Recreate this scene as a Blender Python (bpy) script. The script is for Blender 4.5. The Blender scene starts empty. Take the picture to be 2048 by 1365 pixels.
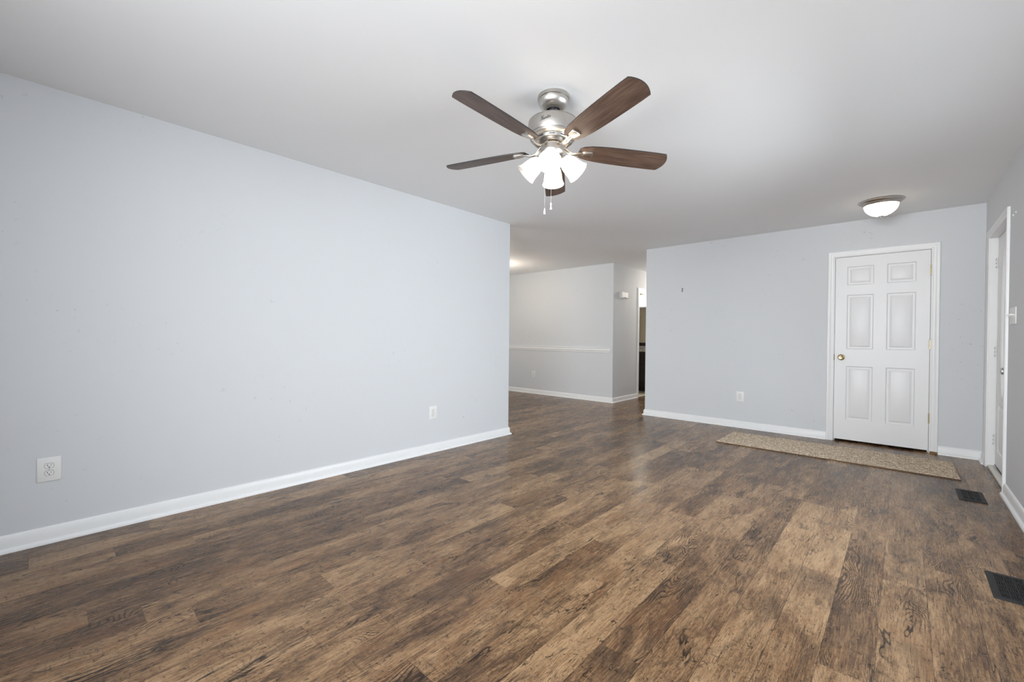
import bpy, bmesh, math, random
from mathutils import Vector, Matrix
from math import sin, cos, pi, radians, sqrt

scene = bpy.context.scene
random.seed(7)

# ------------------------------------------------------------------ camera, world, light, exposure
def make_camera():
    f_px, yaw, pitch, roll, zc = 859.025, radians(42.33572), radians(-0.44978), radians(0.520965), 1.12366
    fwd = Vector((-sin(yaw)*cos(pitch), cos(yaw)*cos(pitch), sin(pitch)))
    r0 = Vector((cos(yaw), sin(yaw), 0)); u0 = r0.cross(fwd)
    r = cos(roll)*r0 + sin(roll)*u0
    u = -sin(roll)*r0 + cos(roll)*u0
    cd = bpy.data.cameras.new('camera'); cam = bpy.data.objects.new('camera', cd)
    scene.collection.objects.link(cam)
    m = Matrix((r, u, -fwd)).transposed().to_4x4(); m.translation = Vector((0, 0, zc))
    cam.matrix_world = m
    cd.sensor_fit = 'HORIZONTAL'; cd.sensor_width = 36.0; cd.lens = 36.0*f_px/2048.0
    cd.clip_start = 0.02; cd.clip_end = 100
    scene.camera = cam
make_camera()

scene.view_settings.view_transform = 'Standard'
scene.view_settings.look = 'None'
scene.view_settings.gamma = 1.0
scene.view_settings.use_curve_mapping = False
scene.view_settings.exposure = 0.07
scene.cycles.use_denoising = True
scene.cycles.max_bounces = 12
scene.cycles.diffuse_bounces = 8
scene.cycles.glossy_bounces = 4
scene.cycles.sample_clamp_indirect = 6.0

wd = bpy.data.worlds.new('daylight'); scene.world = wd; wd.use_nodes = True
wd.node_tree.nodes['Background'].inputs[0].default_value = (0.80, 0.90, 1.0, 1)
wd.node_tree.nodes['Background'].inputs[1].default_value = 2.4

def area(name, loc, direction, sx, sy, power, color, spread=180):
    l = bpy.data.lights.new(name, 'AREA'); l.shape = 'RECTANGLE'; l.size = sx; l.size_y = sy
    l.energy = power; l.color = color; l.spread = radians(spread)
    o = bpy.data.objects.new(name, l); scene.collection.objects.link(o)
    o.location = loc; o.rotation_euler = Vector(direction).to_track_quat('-Z', 'Y').to_euler()
    return o
def point(name, loc, power, color, radius=0.03):
    l = bpy.data.lights.new(name, 'POINT'); l.energy = power; l.color = color; l.shadow_soft_size = radius
    o = bpy.data.objects.new(name, l); scene.collection.objects.link(o); o.location = loc
    return o
WARM = (1.0, 0.80, 0.58)
# daylight through the front window, then added fill lights for rear and dining
area('front_window_daylight', (0.530, 2.95, 1.42), (-1, -0.03, -0.48), 1.5, 1.30, 44, (0.85, 0.93, 1.0), 140)
area('rear_fill_light', (-0.55, -1.45, 1.45), (-0.04, 1, -0.01), 1.7, 1.45, 86, (0.94, 0.975, 1.0), 124)  # fill light added behind the camera, set in an invented window
area('dining_fill_light', (-5.0, 0.56, 1.4), (0, 1, 0.15), 1.5, 1.5, 42, (0.97, 0.98, 0.97), 150)  # fill light added in front of a solid wall; no window there

# ------------------------------------------------------------------ dimensions
H = 2.44
XL, YB, XR, YD, XH = -3.386, 6.0205, 0.5676, 6.7047, -3.735   # left wall, back wall, right wall, dining wall, hall wall
YLE = 3.665      # free end of the left wall
XBE = -2.815     # free end of the back wall
Y0 = -1.5        # rear wall
T = 0.114        # wall thickness

# ------------------------------------------------------------------ mesh helpers
def link(o, parent=None):
    scene.collection.objects.link(o)
    if parent is not None: o.parent = parent
    return o
def finish(name, bm, material, parent=None, smooth=True, angle=35, loc=None):
    bmesh.ops.remove_doubles(bm, verts=bm.verts, dist=1e-6)
    bmesh.ops.recalc_face_normals(bm, faces=bm.faces)
    if smooth:
        for f in bm.faces: f.smooth = True
        lim = radians(angle)
        for e in bm.edges:
            if len(e.link_faces) == 2 and e.calc_face_angle(0) > lim: e.smooth = False
    if loc is not None:
        bmesh.ops.translate(bm, verts=bm.verts, vec=-Vector(loc))
    me = bpy.data.meshes.new(name); bm.to_mesh(me); bm.free()
    mats = material if isinstance(material, (list, tuple)) else [material]
    for m in mats: me.materials.append(m)
    o = bpy.data.objects.new(name, me)
    if loc is not None: o.location = loc
    return link(o, parent)
def thing(name, label, cat, loc=(0, 0, 0), group=None):
    o = bpy.data.objects.new(name, None); o.location = loc; o.empty_display_size = 0.05
    link(o); o['label'] = label; o['category'] = cat
    if group: o['group'] = group
    return o
def tag(o, label, cat, group=None):
    o['label'] = label; o['category'] = cat
    if group: o['group'] = group
    return o
def struct(o):
    o['kind'] = 'structure'; return o
def box(bm, x0, x1, y0, y1, z0, z1, bevel=0, seg=2, M=None):
    vs = [bm.verts.new((x, y, z)) for x in (x0, x1) for y in (y0, y1) for z in (z0, z1)]
    fs = [(0, 1, 3, 2), (4, 6, 7, 5), (0, 4, 5, 1), (2, 3, 7, 6), (0, 2, 6, 4), (1, 5, 7, 3)]
    faces = [bm.faces.new([vs[i] for i in f]) for f in fs]
    geo_v = vs
    if bevel > 0:
        es = list({e for f in faces for e in f.edges})
        r = bmesh.ops.bevel(bm, geom=es, offset=bevel, segments=seg, profile=0.5, affect='EDGES')
        geo_v = list({v for v in r['verts']} | {v for v in vs if v.is_valid})
    if M is not None:
        bmesh.ops.transform(bm, matrix=M, verts=[v for v in geo_v if v.is_valid])
    return geo_v
def lathe(bm, prof, seg=48, M=None, cap0=False, cap1=False):
    rings = []
    for r, z in prof:
        if r < 1e-6: rings.append([bm.verts.new((0, 0, z))])
        else: rings.append([bm.verts.new((r*cos(2*pi*k/seg), r*sin(2*pi*k/seg), z)) for k in range(seg)])
    for a, b in zip(rings, rings[1:]):
        for k in range(seg):
            k2 = (k+1) % seg
            if len(a) == 1 and len(b) == 1: continue
            if len(a) == 1: bm.faces.new((a[0], b[k], b[k2]))
            elif len(b) == 1: bm.faces.new((a[k], a[k2], b[0]))
            else: bm.faces.new((a[k], a[k2], b[k2], b[k]))
    if cap0 and len(rings[0]) > 1: bm.faces.new(rings[0])
    if cap1 and len(rings[-1]) > 1: bm.faces.new(rings[-1])
    vs = [v for r in rings for v in r]
    if M is not None: bmesh.ops.transform(bm, matrix=M, verts=vs)
    return vs
def sweep(bm, path, profile, offs, up, cap=True):
    """path: 3D points; offs: 3D offset direction per point; profile: (d, h) -> point + offs*d + up*h"""
    rings = []
    for p, o in zip(path, offs):
        u = up if isinstance(up, Vector) else Vector(up)
        rings.append([bm.verts.new(Vector(p) + Vector(o)*d + u*h) for d, h in profile])
    n = len(profile)
    for a, b in zip(rings, rings[1:]):
        for k in range(n):
            k2 = (k+1) % n
            bm.faces.new((a[k], a[k2], b[k2], b[k]))
    if cap:
        bm.faces.new(rings[0]); bm.faces.new(rings[-1])
def tube(bm, pts, rad, seg=8, flat=1.0, side=None):
    rings = []
    n = len(pts)
    for i, p in enumerate(pts):
        p = Vector(p)
        t = (Vector(pts[min(i+1, n-1)]) - Vector(pts[max(i-1, 0)])).normalized()
        s = Vector(side) if side is not None else (Vector((0, 0, 1)) if abs(t.z) < 0.9 else Vector((1, 0, 0)))
        a = (s - t*s.dot(t)).normalized(); b = t.cross(a)
        r = rad[i] if isinstance(rad, (list, tuple)) else rad
        rings.append([bm.verts.new(p + a*r*cos(2*pi*k/seg) + b*r*flat*sin(2*pi*k/seg)) for k in range(seg)])
    for A, B in zip(rings, rings[1:]):
        for k in range(seg): bm.faces.new((A[k], A[(k+1) % seg], B[(k+1) % seg], B[k]))
    bm.faces.new(rings[0]); bm.faces.new(rings[-1])
    return [v for r in rings for v in r]
def prism(bm, outline, z0, z1, M=None):
    a = [bm.verts.new((x, y, z0)) for x, y in outline]; b = [bm.verts.new((x, y, z1)) for x, y in outline]
    n = len(a)
    bm.faces.new(a); bm.faces.new(b)
    for k in range(n): bm.faces.new((a[k], a[(k+1) % n], b[(k+1) % n], b[k]))
    if M is not None: bmesh.ops.transform(bm, matrix=M, verts=a+b)
    return a+b

# ------------------------------------------------------------------ material helpers
class NT:
    def __init__(self, name):
        self.mat = bpy.data.materials.new(name); self.mat.use_nodes = True
        self.t = self.mat.node_tree; self.t.nodes.clear()
        self.out = self.t.nodes.new('ShaderNodeOutputMaterial')
    def n(self, kind, **kw):
        nd = self.t.nodes.new(kind)
        for k, v in kw.items(): setattr(nd, k, v)
        return nd
    def put(self, sock, val):
        if isinstance(val, bpy.types.NodeSocket): self.t.links.new(val, sock)
        elif val is not None: sock.default_value = val
    def math(self, op, a, b=None, c=None, clamp=False):
        nd = self.n('ShaderNodeMath', operation=op, use_clamp=clamp)
        self.put(nd.inputs[0], a)
        if b is not None: self.put(nd.inputs[1], b)
        if c is not None: self.put(nd.inputs[2], c)
        return nd.outputs[0]
    def comb(self, x=0.0, y=0.0, z=0.0):
        nd = self.n('ShaderNodeCombineXYZ')
        self.put(nd.inputs[0], x); self.put(nd.inputs[1], y); self.put(nd.inputs[2], z)
        return nd.outputs[0]
    def sep(self, v):
        nd = self.n('ShaderNodeSeparateXYZ'); self.put(nd.inputs[0], v); return nd.outputs
    def obj(self):
        return self.n('ShaderNodeTexCoord').outputs['Object']
    def noise(self, vec, scale=1.0, detail=2.0, rough=0.5, dist=0.0):
        nd = self.n('ShaderNodeTexNoise'); self.put(nd.inputs['Vector'], vec)
        nd.inputs['Scale'].default_value = scale; nd.inputs['Detail'].default_value = detail
        nd.inputs['Roughness'].default_value = rough; nd.inputs['Distortion'].default_value = dist
        return nd.outputs[0]
    def white(self, vec):
        nd = self.n('ShaderNodeTexWhiteNoise', noise_dimensions='3D'); self.put(nd.inputs['Vector'], vec); return nd.outputs
    def smooth(self, v, a, b):
        nd = self.n('ShaderNodeMapRange', interpolation_type='SMOOTHSTEP', clamp=True)
        self.put(nd.inputs[0], v); nd.inputs[1].default_value = a; nd.inputs[2].default_value = b
        return nd.outputs[0]
    def ramp(self, v, stops):
        nd = self.n('ShaderNodeValToRGB'); self.put(nd.inputs[0], v); e = nd.color_ramp.elements
        while len(e) < len(stops): e.new(0.5)
        for k, (p, c) in enumerate(stops): e[k].position = p; e[k].color = (*c, 1)
        return nd.outputs[0]
    def mix(self, f, a, b, mode='MIX'):
        nd = self.n('ShaderNodeMix', data_type='RGBA', blend_type=mode)
        self.put(nd.inputs[0], f)
        self.put(nd.inputs[6], a if isinstance(a, bpy.types.NodeSocket) else (*a, 1))
        self.put(nd.inputs[7], b if isinstance(b, bpy.types.NodeSocket) else (*b, 1))
        return nd.outputs[2]
    def bump(self, h, strength=0.2, dist=0.01):
        nd = self.n('ShaderNodeBump'); nd.inputs['Strength'].default_value = strength
        nd.inputs['Distance'].default_value = dist; self.put(nd.inputs['Height'], h); return nd.outputs[0]
    def bsdf(self, color, rough=0.5, metal=0.0, spec=0.5, normal=None, emit=None, estr=0.0, trans=0.0, coat=0.0):
        b = self.n('ShaderNodeBsdfPrincipled')
        self.put(b.inputs['Base Color'], color if isinstance(color, bpy.types.NodeSocket) else (*color, 1))
        self.put(b.inputs['Roughness'], rough); b.inputs['Metallic'].default_value = metal
        b.inputs['Specular IOR Level'].default_value = spec
        if normal is not None: self.put(b.inputs['Normal'], normal)
        if emit is not None: b.inputs['Emission Color'].default_value = (*emit, 1); b.inputs['Emission Strength'].default_value = estr
        b.inputs['Transmission Weight'].default_value = trans
        b.inputs['Coat Weight'].default_value = coat
        self.t.links.new(b.outputs[0], self.out.inputs[0]); return b
def srgb(r, g, b):
    f = lambda c: c/255/12.92 if c/255 <= 0.04045 else ((c/255+0.055)/1.055)**2.4
    return (f(r), f(g), f(b))
def plain(name, color, rough=0.5, metal=0.0, spec=0.5, var=0.03, vscale=6.0, bump=0.0, bscale=200.0, **kw):
    m = NT(name); v = m.noise(m.obj(), vscale, 3)
    lo = tuple(c*(1-var) for c in color); hi = tuple(min(1, c*(1+var)) for c in color)
    col = m.mix(v, lo, hi)
    nrm = m.bump(m.noise(m.obj(), bscale, 3), bump, 0.002) if bump > 0 else None
    m.bsdf(col, rough, metal, spec, nrm, **kw); return m.mat

def wall_paint(name, color, scuffs=True):
    m = NT(name); o = m.obj()
    col = m.mix(m.noise(o, 1.3, 3), tuple(c*0.985 for c in color), tuple(min(1, c*1.015) for c in color))
    if scuffs:   # faint small rubs and dents in the paint
        a = m.smooth(m.noise(o, 26, 2, 0.6, 0.5), 0.66, 0.74)
        b = m.smooth(m.noise(o, 2.1, 2), 0.50, 0.66)
        col = m.mix(m.math('MULTIPLY', m.math('MULTIPLY', a, b), 0.5), col, tuple(c*0.66 for c in color))
    nrm = m.bump(m.noise(o, 320, 2), 0.06, 0.001)
    m.bsdf(col, 0.62, 0, 0.3, nrm); return m.mat

M_WALL = wall_paint('pale_blue_grey_wall_paint', (0.650, 0.668, 0.690))
M_CEIL = wall_paint('white_ceiling_paint', (0.845, 0.855, 0.865), False)
M_TRIM = plain('white_trim_gloss', (0.82, 0.825, 0.83), 0.35, spec=0.45, var=0.012)
M_DOOR = plain('white_door_paint', (0.80, 0.805, 0.81), 0.38, spec=0.45, var=0.012)
M_PLASTIC = plain('white_plastic', (0.80, 0.80, 0.79), 0.32, var=0.01)
M_DARK = plain('dark_slot', (0.012, 0.012, 0.012), 0.8, var=0.1)
M_BLACKMETAL = plain('dark_bronze_register_metal', (0.014, 0.0135, 0.0135), 0.5, spec=0.22, var=0.15, vscale=40)
M_BRASS = plain('polished_brass', (0.50, 0.41, 0.23), 0.25, metal=1.0, var=0.08, vscale=30)
M_STEEL = plain('satin_steel', (0.62, 0.62, 0.61), 0.32, metal=1.0, var=0.05, vscale=40)
M_BLACKRUBBER = plain('black_joint', (0.02, 0.02, 0.025), 0.5, var=0.1)
M_WIRE = plain('dark_wire', (0.09, 0.09, 0.09), 0.5)
M_GROUNDWOOD = plain('bare_wood_edge', srgb(120, 92, 50), 0.7)

def nickel_mat():
    m = NT('brushed_nickel'); o = m.obj(); x, y, z = m.sep(o)
    br = m.noise(m.comb(m.math('MULTIPLY', x, 30), m.math('MULTIPLY', y, 30), m.math('MULTIPLY', z, 900)), 1.0, 3)
    col = m.mix(br, (0.46, 0.435, 0.405), (0.58, 0.55, 0.515))
    ro = m.math('MULTIPLY_ADD', br, 0.12, 0.26)
    b = m.bsdf(col, ro, 1.0, 0.5, m.bump(br, 0.05, 0.001))
    tg = m.n('ShaderNodeTangent', direction_type='RADIAL', axis='Z'); b.inputs['Anisotropic'].default_value = 0.65
    m.t.links.new(tg.outputs[0], b.inputs['Tangent']); return m.mat
M_NICKEL = nickel_mat()

def blade_mat():
    m = NT('dark_walnut_blade'); o = m.obj(); x, y, z = m.sep(o)
    g = m.noise(m.comb(m.math('MULTIPLY', x, 7), m.math('MULTIPLY', y, 90), z), 1.0, 6, 0.65, 0.4)
    g2 = m.noise(m.comb(m.math('MULTIPLY', x, 2.5), m.math('MULTIPLY', y, 22), z), 1.0, 3, 0.5, 0.3)
    k = m.math('ADD', m.math('MULTIPLY', g, 0.65), m.math('MULTIPLY', g2, 0.35))
    col = m.ramp(k, [(0.30, srgb(50, 38, 32)), (0.50, srgb(90, 71, 61)), (0.70, srgb(118, 97, 85))])
    m.bsdf(col, 0.42, 0, 0.4, m.bump(g, 0.05, 0.001)); return m.mat
M_BLADE = blade_mat()
M_BLADE_EDGE = plain('dark_blade_edge', srgb(40, 34, 32), 0.5)

def lit_glass(name, strength, color=(1.0, 0.93, 0.82)):
    m = NT(name)
    d = m.n('ShaderNodeBsdfPrincipled'); v = m.noise(m.obj(), 25, 3)
    m.put(d.inputs['Base Color'], m.mix(v, (0.84, 0.83, 0.81), (0.90, 0.89, 0.88))); d.inputs['Roughness'].default_value = 0.3
    tr = m.n('ShaderNodeBsdfTranslucent'); tr.inputs[0].default_value = (0.95, 0.93, 0.90, 1)
    mx = m.n('ShaderNodeMixShader'); mx.inputs[0].default_value = 0.45
    m.t.links.new(d.outputs[0], mx.inputs[1]); m.t.links.new(tr.outputs[0], mx.inputs[2])
    e = m.n('ShaderNodeEmission'); e.inputs[0].default_value = (*color, 1); e.inputs[1].default_value = strength
    ad = m.n('ShaderNodeAddShader'); m.t.links.new(mx.outputs[0], ad.inputs[0]); m.t.links.new(e.outputs[0], ad.inputs[1])
    m.t.links.new(ad.outputs[0], m.out.inputs[0]); return m.mat
M_SHADE = lit_glass('lit_frosted_glass', 1.3)
M_SHADE_DIM = lit_glass('dim_frosted_glass', 0.06)  # unlit shade and bulb, with a faint glow added to the glass
M_DOME = lit_glass('lit_dome_glass', 0.40, (1.0, 0.86, 0.70))
M_SCONCE = lit_glass('lit_vanity_glass', 9.0, (1.0, 0.95, 0.84))
M_BULB = lit_glass('lit_bulb', 10.0, (1.0, 0.85, 0.62))

def glass_mat():
    m = NT('window_glass'); b = m.bsdf((0.95, 0.97, 0.97), 0.02, 0, 0.5, trans=1.0); b.inputs['IOR'].default_value = 1.3; return m.mat
M_GLASS = glass_mat()
M_FROST = plain('frosted_door_glass', (0.86, 0.88, 0.88), 0.3, var=0.05, vscale=60)
def mirror_mat():
    m = NT('mirror_glass'); v = m.noise(m.obj(), 3, 1); m.bsdf(m.mix(v, (0.86, 0.87, 0.86), (0.88, 0.89, 0.88)), 0.02, 1.0); return m.mat
M_MIRROR = mirror_mat()
M_CAB = plain('espresso_cabinet', (0.013, 0.011, 0.010), 0.45, var=0.3, vscale=12)
def granite():
    m = NT('grey_granite'); o = m.obj()
    col = m.ramp(m.noise(o, 60, 5, 0.7), [(0.3, (0.12, 0.115, 0.11)), (0.5, (0.40, 0.39, 0.37)), (0.7, (0.66, 0.65, 0.62))])
    m.bsdf(col, 0.15); return m.mat
M_GRANITE = granite()
M_BATHWALL = plain('taupe_bathroom_wall', srgb(178, 172, 156), 0.6)
def tile_mat():
    m = NT('beige_floor_tile'); o = m.obj(); x, y, z = m.sep(o)
    fx = m.math('FRACT', m.math('DIVIDE', x, 0.3)); fy = m.math('FRACT', m.math('DIVIDE', y, 0.3))
    g = m.math('MAXIMUM', m.math('LESS_THAN', fx, 0.015), m.math('LESS_THAN', fy, 0.015))
    base = m.mix(m.noise(o, 8, 4), srgb(170, 160, 142), srgb(196, 188, 172))
    m.bsdf(m.mix(g, base, srgb(140, 132, 120)), 0.35); return m.mat
M_TILE = tile_mat()

def floor_mat():
    m = NT('rustic_brown_plank_laminate'); o = m.obj(); x, y, z = m.sep(o)
    W, L = 0.15, 1.22
    u = m.math('DIVIDE', m.math('ADD', x, 0.06+15.0), W)
    i = m.math('FLOOR', u); fx = m.math('FRACT', u)
    ri = m.white(m.comb(i, 3.7, 1.3))[0]
    v = m.math('DIVIDE', m.math('ADD', m.math('ADD', y, 12.0), m.math('MULTIPLY', ri, L)), L)
    j = m.math('FLOOR', v); fy = m.math('FRACT', v)
    rc = m.white(m.comb(i, j, 8.1))[1]
    r1, r2, r3 = m.sep(rc)
    qx = m.math('MULTIPLY_ADD', r1, 31.0, x); qy = m.math('MULTIPLY_ADD', r2, 47.0, y); qz = m.math('MULTIPLY', r3, 19.0)
    def nz(sx, sy, detail, rough, dist, dz=0.0):
        return m.noise(m.comb(m.math('MULTIPLY', qx, sx), m.math('MULTIPLY', qy, sy), m.math('ADD', qz, dz)), 1.0, detail, rough, dist)
    # warped coordinate for cathedral grain around knots
    warp = nz(4.0, 1.5, 2, 0.5, 0.3, 4.0)
    gw = m.math('MULTIPLY_ADD', warp, 0.50, qx)
    ring = m.math('SINE', m.math('ADD', m.math('MULTIPLY', gw, 560.0), m.math('MULTIPLY', nz(22, 8, 3, 0.6, 0.4, 9.0), 7.0)))
    ring = m.math('MULTIPLY_ADD', ring, 0.5, 0.5)
    ringmask = m.smooth(nz(5.0, 1.7, 2, 0.5, 0.2, 13.0), 0.52, 0.66)
    broad = nz(8.0, 2.4, 4, 0.60, 0.9)
    grain = nz(110.0, 7.0, 5, 0.68, 1.1, 2.0)
    fine = nz(380.0, 24.0, 3, 0.62, 0.9, 5.0)
    speck = nz(150.0, 95.0, 4, 0.70, 0.8, 6.0)
    tone = m.math('ADD', m.math('MULTIPLY', broad, 0.32), m.math('MULTIPLY', grain, 0.24))
    tone = m.math('ADD', tone, m.math('MULTIPLY', fine, 0.26))
    tone = m.math('ADD', tone, m.math('MULTIPLY', speck, 0.18))
    tone = m.math('ADD', tone, m.math('MULTIPLY', m.math('SUBTRACT', r3, 0.5), 0.10))
    tone = m.math('SUBTRACT', tone, m.math('MULTIPLY', m.math('MULTIPLY', m.smooth(ring, 0.40, 0.0), ringmask), 0.12))
    col = m.ramp(tone, [(0.37, srgb(58, 44, 35)), (0.455, srgb(114, 89, 69)), (0.51, srgb(154, 125, 97)), (0.60, srgb(194, 165, 134))])
    # smoky dark wear patches, broken up at several sizes
    sm = m.smooth(nz(12.0, 5.0, 7, 0.74, 1.4, 21.0), 0.54, 0.66)
    col = m.mix(m.math('MULTIPLY', sm, 0.68), col, srgb(72, 60, 52))
    sm2 = m.smooth(nz(4.2, 1.6, 5, 0.66, 1.0, 27.0), 0.53, 0.68)
    col = m.mix(m.math('MULTIPLY', sm2, 0.40), col, srgb(80, 66, 56))
    # warm rusty tint
    wt = m.smooth(nz(6.0, 2.0, 3, 0.6, 0.5, 33.0), 0.50, 0.72)
    col = m.mix(m.math('MULTIPLY', wt, 0.30), col, srgb(150, 108, 72))
    # cross-cut saw ticks and short dark cracks along the grain
    tick = m.smooth(nz(14.0, 130.0, 3, 0.6, 0.6, 41.0), 0.605, 0.655)
    tmask = m.smooth(nz(5.0, 3.0, 2, 0.5, 0.0, 47.0), 0.47, 0.58)
    col = m.mix(m.math('MULTIPLY', m.math('MULTIPLY', tick, tmask), 0.55), col, srgb(56, 44, 37))
    crack = m.smooth(nz(95.0, 4.5, 4, 0.6, 2.2, 53.0), 0.632, 0.665)
    col = m.mix(m.math('MULTIPLY', crack, 0.80), col, srgb(36, 28, 23))
    pit = m.smooth(nz(55.0, 34.0, 3, 0.6, 1.2, 59.0), 0.628, 0.67)
    col = m.mix(m.math('MULTIPLY', pit, 0.80), col, srgb(42, 33, 27))
    dots = m.smooth(nz(120.0, 90.0, 2, 0.5, 0.3, 63.0), 0.650, 0.685)
    col = m.mix(m.math('MULTIPLY', dots, 0.7), col, srgb(40, 32, 27))
    lc = m.math('ABSOLUTE', m.math('SUBTRACT', nz(7.0, 0.9, 4, 0.62, 0.5, 75.0), 0.5))
    lmask = m.smooth(nz(3.0, 1.1, 2, 0.5, 0.0, 81.0), 0.54, 0.60)
    col = m.mix(m.math('MULTIPLY', m.math('MULTIPLY', m.smooth(lc, 0.0105, 0.003), lmask), 0.85), col, srgb(34, 27, 23))
    col = m.mix(1.0, col, (0.68, 0.625, 0.54), 'MULTIPLY')
    # joints between boards
    ex = m.math('MINIMUM', fx, m.math('SUBTRACT', 1.0, fx)); ey = m.math('MINIMUM', fy, m.math('SUBTRACT', 1.0, fy))
    jx = m.math('MULTIPLY', m.math('LESS_THAN', ex, 0.0065), m.math('MULTIPLY_ADD', m.smooth(nz(1.0, 1.4, 2, 0.5, 0.0, 71.0), 0.35, 0.6), 0.65, 0.30)); jy = m.math('MULTIPLY', m.math('LESS_THAN', ey, 0.0009), 0.6)
    jn = m.math('MAXIMUM', jx, jy)
    col = m.mix(m.math('MULTIPLY', jn, 0.85), col, srgb(30, 23, 19))
    hgt = m.math('SUBTRACT', m.math('ADD', m.math('MULTIPLY', grain, 0.4), m.math('MULTIPLY', fine, 0.3)), m.math('MULTIPLY', jn, 1.5))
    ro = m.math('MULTIPLY_ADD', grain, 0.14, 0.20)
    m.bsdf(col, ro, 0, 0.29, m.bump(hgt, 0.10, 0.0012)); return m.mat
M_FLOOR = floor_mat()

def rug_mat():
    m = NT('beige_loop_rug'); o = m.obj(); x, y, z = m.sep(o)
    a = m.noise(o, 120, 4, 0.75); b = m.noise(m.comb(m.math('MULTIPLY', x, 22), m.math('MULTIPLY', y, 60), z), 1.0, 3, 0.6)
    k = m.math('ADD', m.math('MULTIPLY', a, 0.72), m.math('MULTIPLY', b, 0.28))
    col = m.ramp(k, [(0.38, srgb(92, 74, 58)), (0.49, srgb(196, 175, 150)), (0.60, srgb(252, 240, 222))])
    m.bsdf(col, 0.95, 0, 0.1, m.bump(a, 0.9, 0.006)); return m.mat
M_RUG = rug_mat()
M_RUGEDGE = plain('brown_rug_binding', srgb(104, 84, 64), 0.9, var=0.2, vscale=90)

# ------------------------------------------------------------------ room shell
def wall(name, boxes, mat=M_WALL):
    bm = bmesh.new()
    for b in boxes: box(bm, *b)
    return struct(finish(name, bm, mat, smooth=False))
wall('floor', [(-6.9, 0.9, -1.8, 9.9, -0.10, 0.0)], M_FLOOR)
wall('ceiling', [(-6.9, 0.9, -1.8, 9.9, H, H+0.1)], M_CEIL)
wall('wall_left', [(XL-T, XL, Y0, YLE, 0, H)])
DX0, DX1, DZ = -0.578, 0.203, 2.056                       # closet door opening in the back wall
wall('wall_back', [(XBE, DX0, YB, YB+T, 0, H), (DX1, XR, YB, YB+T, 0, H), (DX0, DX1, YB, YB+T, DZ, H),
                   (XBE, XBE+T, YB+T, 9.6, 0, H)])
FY0, FY1, FZ = 4.835, 5.745, 2.056                        # front door opening in the right wall
WY0, WY1, WZ0, WZ1 = 2.15, 3.75, 0.75, 2.1                # front window
RT = 0.15
wall('wall_right', [(XR, XR+RT, Y0, WY0, 0, H), (XR, XR+RT, WY0, WY1, 0, WZ0), (XR, XR+RT, WY0, WY1, WZ1, H),
                    (XR, XR+RT, WY1, FY0, 0, H), (XR, XR+RT, FY0, FY1, FZ, H), (XR, XR+RT, FY1, 9.6, 0, H)])
RX0, RX1, RZ0, RZ1 = -1.45, 0.35, 0.7, 2.2                 # added rear window, unseen
wall('wall_rear', [(XL, RX0, Y0-T, Y0, 0, H), (RX1, XR, Y0-T, Y0, 0, H), (RX0, RX1, Y0-T, Y0, 0, RZ0), (RX0, RX1, Y0-T, Y0, RZ1, H)])
wall('wall_dining', [(-6.6, XH, YD, YD+T, 0, H)])
BY0, BY1, BZ = 7.69, 8.45, 2.03                           # bathroom door opening in the hall wall
wall('wall_hall', [(XH-T, XH, YD+T, BY0, 0, H), (XH-T, XH, BY1, 9.6, 0, H), (XH-T, XH, BY0, BY1, BZ, H)])
wall('wall_dining_side', [(-6.6-T, -6.6, 0.5, YD+T, 0, H)])
wall('wall_dining_front', [(-6.6, XL-T, 0.5-T, 0.5, 0, H)])
wall('wall_end', [(XH-T, XR, 9.6, 9.6+T, 0, H)])
BB = 9.16
wall('wall_bathroom_back', [(-5.9, XH-T, BB, BB+T, 0, H)], M_BATHWALL)
wall('wall_bathroom_side', [(-5.9-T, -5.9, YD+T, BB+T, 0, H)], M_BATHWALL)
wall('wall_bathroom_front', [(-5.9, XH-T-0.02, YD+T, YD+T+0.02, 0, H)], M_BATHWALL)
wall('floor_bathroom', [(-5.9, XH-0.03, YD+T+0.02, BB, 0, 0.006)], M_TILE)

# ------------------------------------------------------------------ skirting, casings, rails
BASE = [(0, 0), (0.030, 0), (0.0295, 0.008), (0.026, 0.015), (0.020, 0.0195), (0.014, 0.021), (0.014, 0.064), (0.011, 0.070),
        (0.010, 0.078), (0.006, 0.084), (0, 0.087)]
def skirting(name, pts, normals):
    """pts along the wall line; normals: room-side normal of each segment"""
    bm = bmesh.new(); offs = []
    for k in range(len(pts)):
        ns = [Vector((*normals[q], 0)) for q in (k-1, k) if 0 <= q < len(normals)]
        if len(ns) == 2: o = (ns[0]+ns[1])/(1+ns[0].dot(ns[1]))
        else: o = ns[0]
        offs.append(o)
    sweep(bm, [(x, y, 0) for x, y in pts], BASE, offs, Vector((0, 0, 1)))
    return struct(finish(name, bm, M_TRIM, angle=50))
CW = 0.062
skirting('baseboard_left', [(XL, Y0), (XL, YLE), (XL-T, YLE), (XL-T, 0.5)], [(1, 0), (0, 1), (-1, 0)])
skirting('baseboard_back', [(DX0-CW, YB), (XBE, YB), (XBE, 9.6)], [(0, -1), (-1, 0)])
skirting('baseboard_back_right', [(DX1+CW, YB), (XR-0.004, YB)], [(0, -1)])
skirting('baseboard_right', [(XR, FY0-CW), (XR, Y0)], [(-1, 0)])
skirting('baseboard_right_corner', [(XR, FY1+CW), (XR, YB-0.03)], [(-1, 0)])
skirting('baseboard_rear', [(XL, Y0), (XR, Y0)], [(0, 1)])
skirting('baseboard_dining', [(-6.6, YD), (XH, YD), (XH, BY0-0.065)], [(0, -1), (1, 0)])

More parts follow.
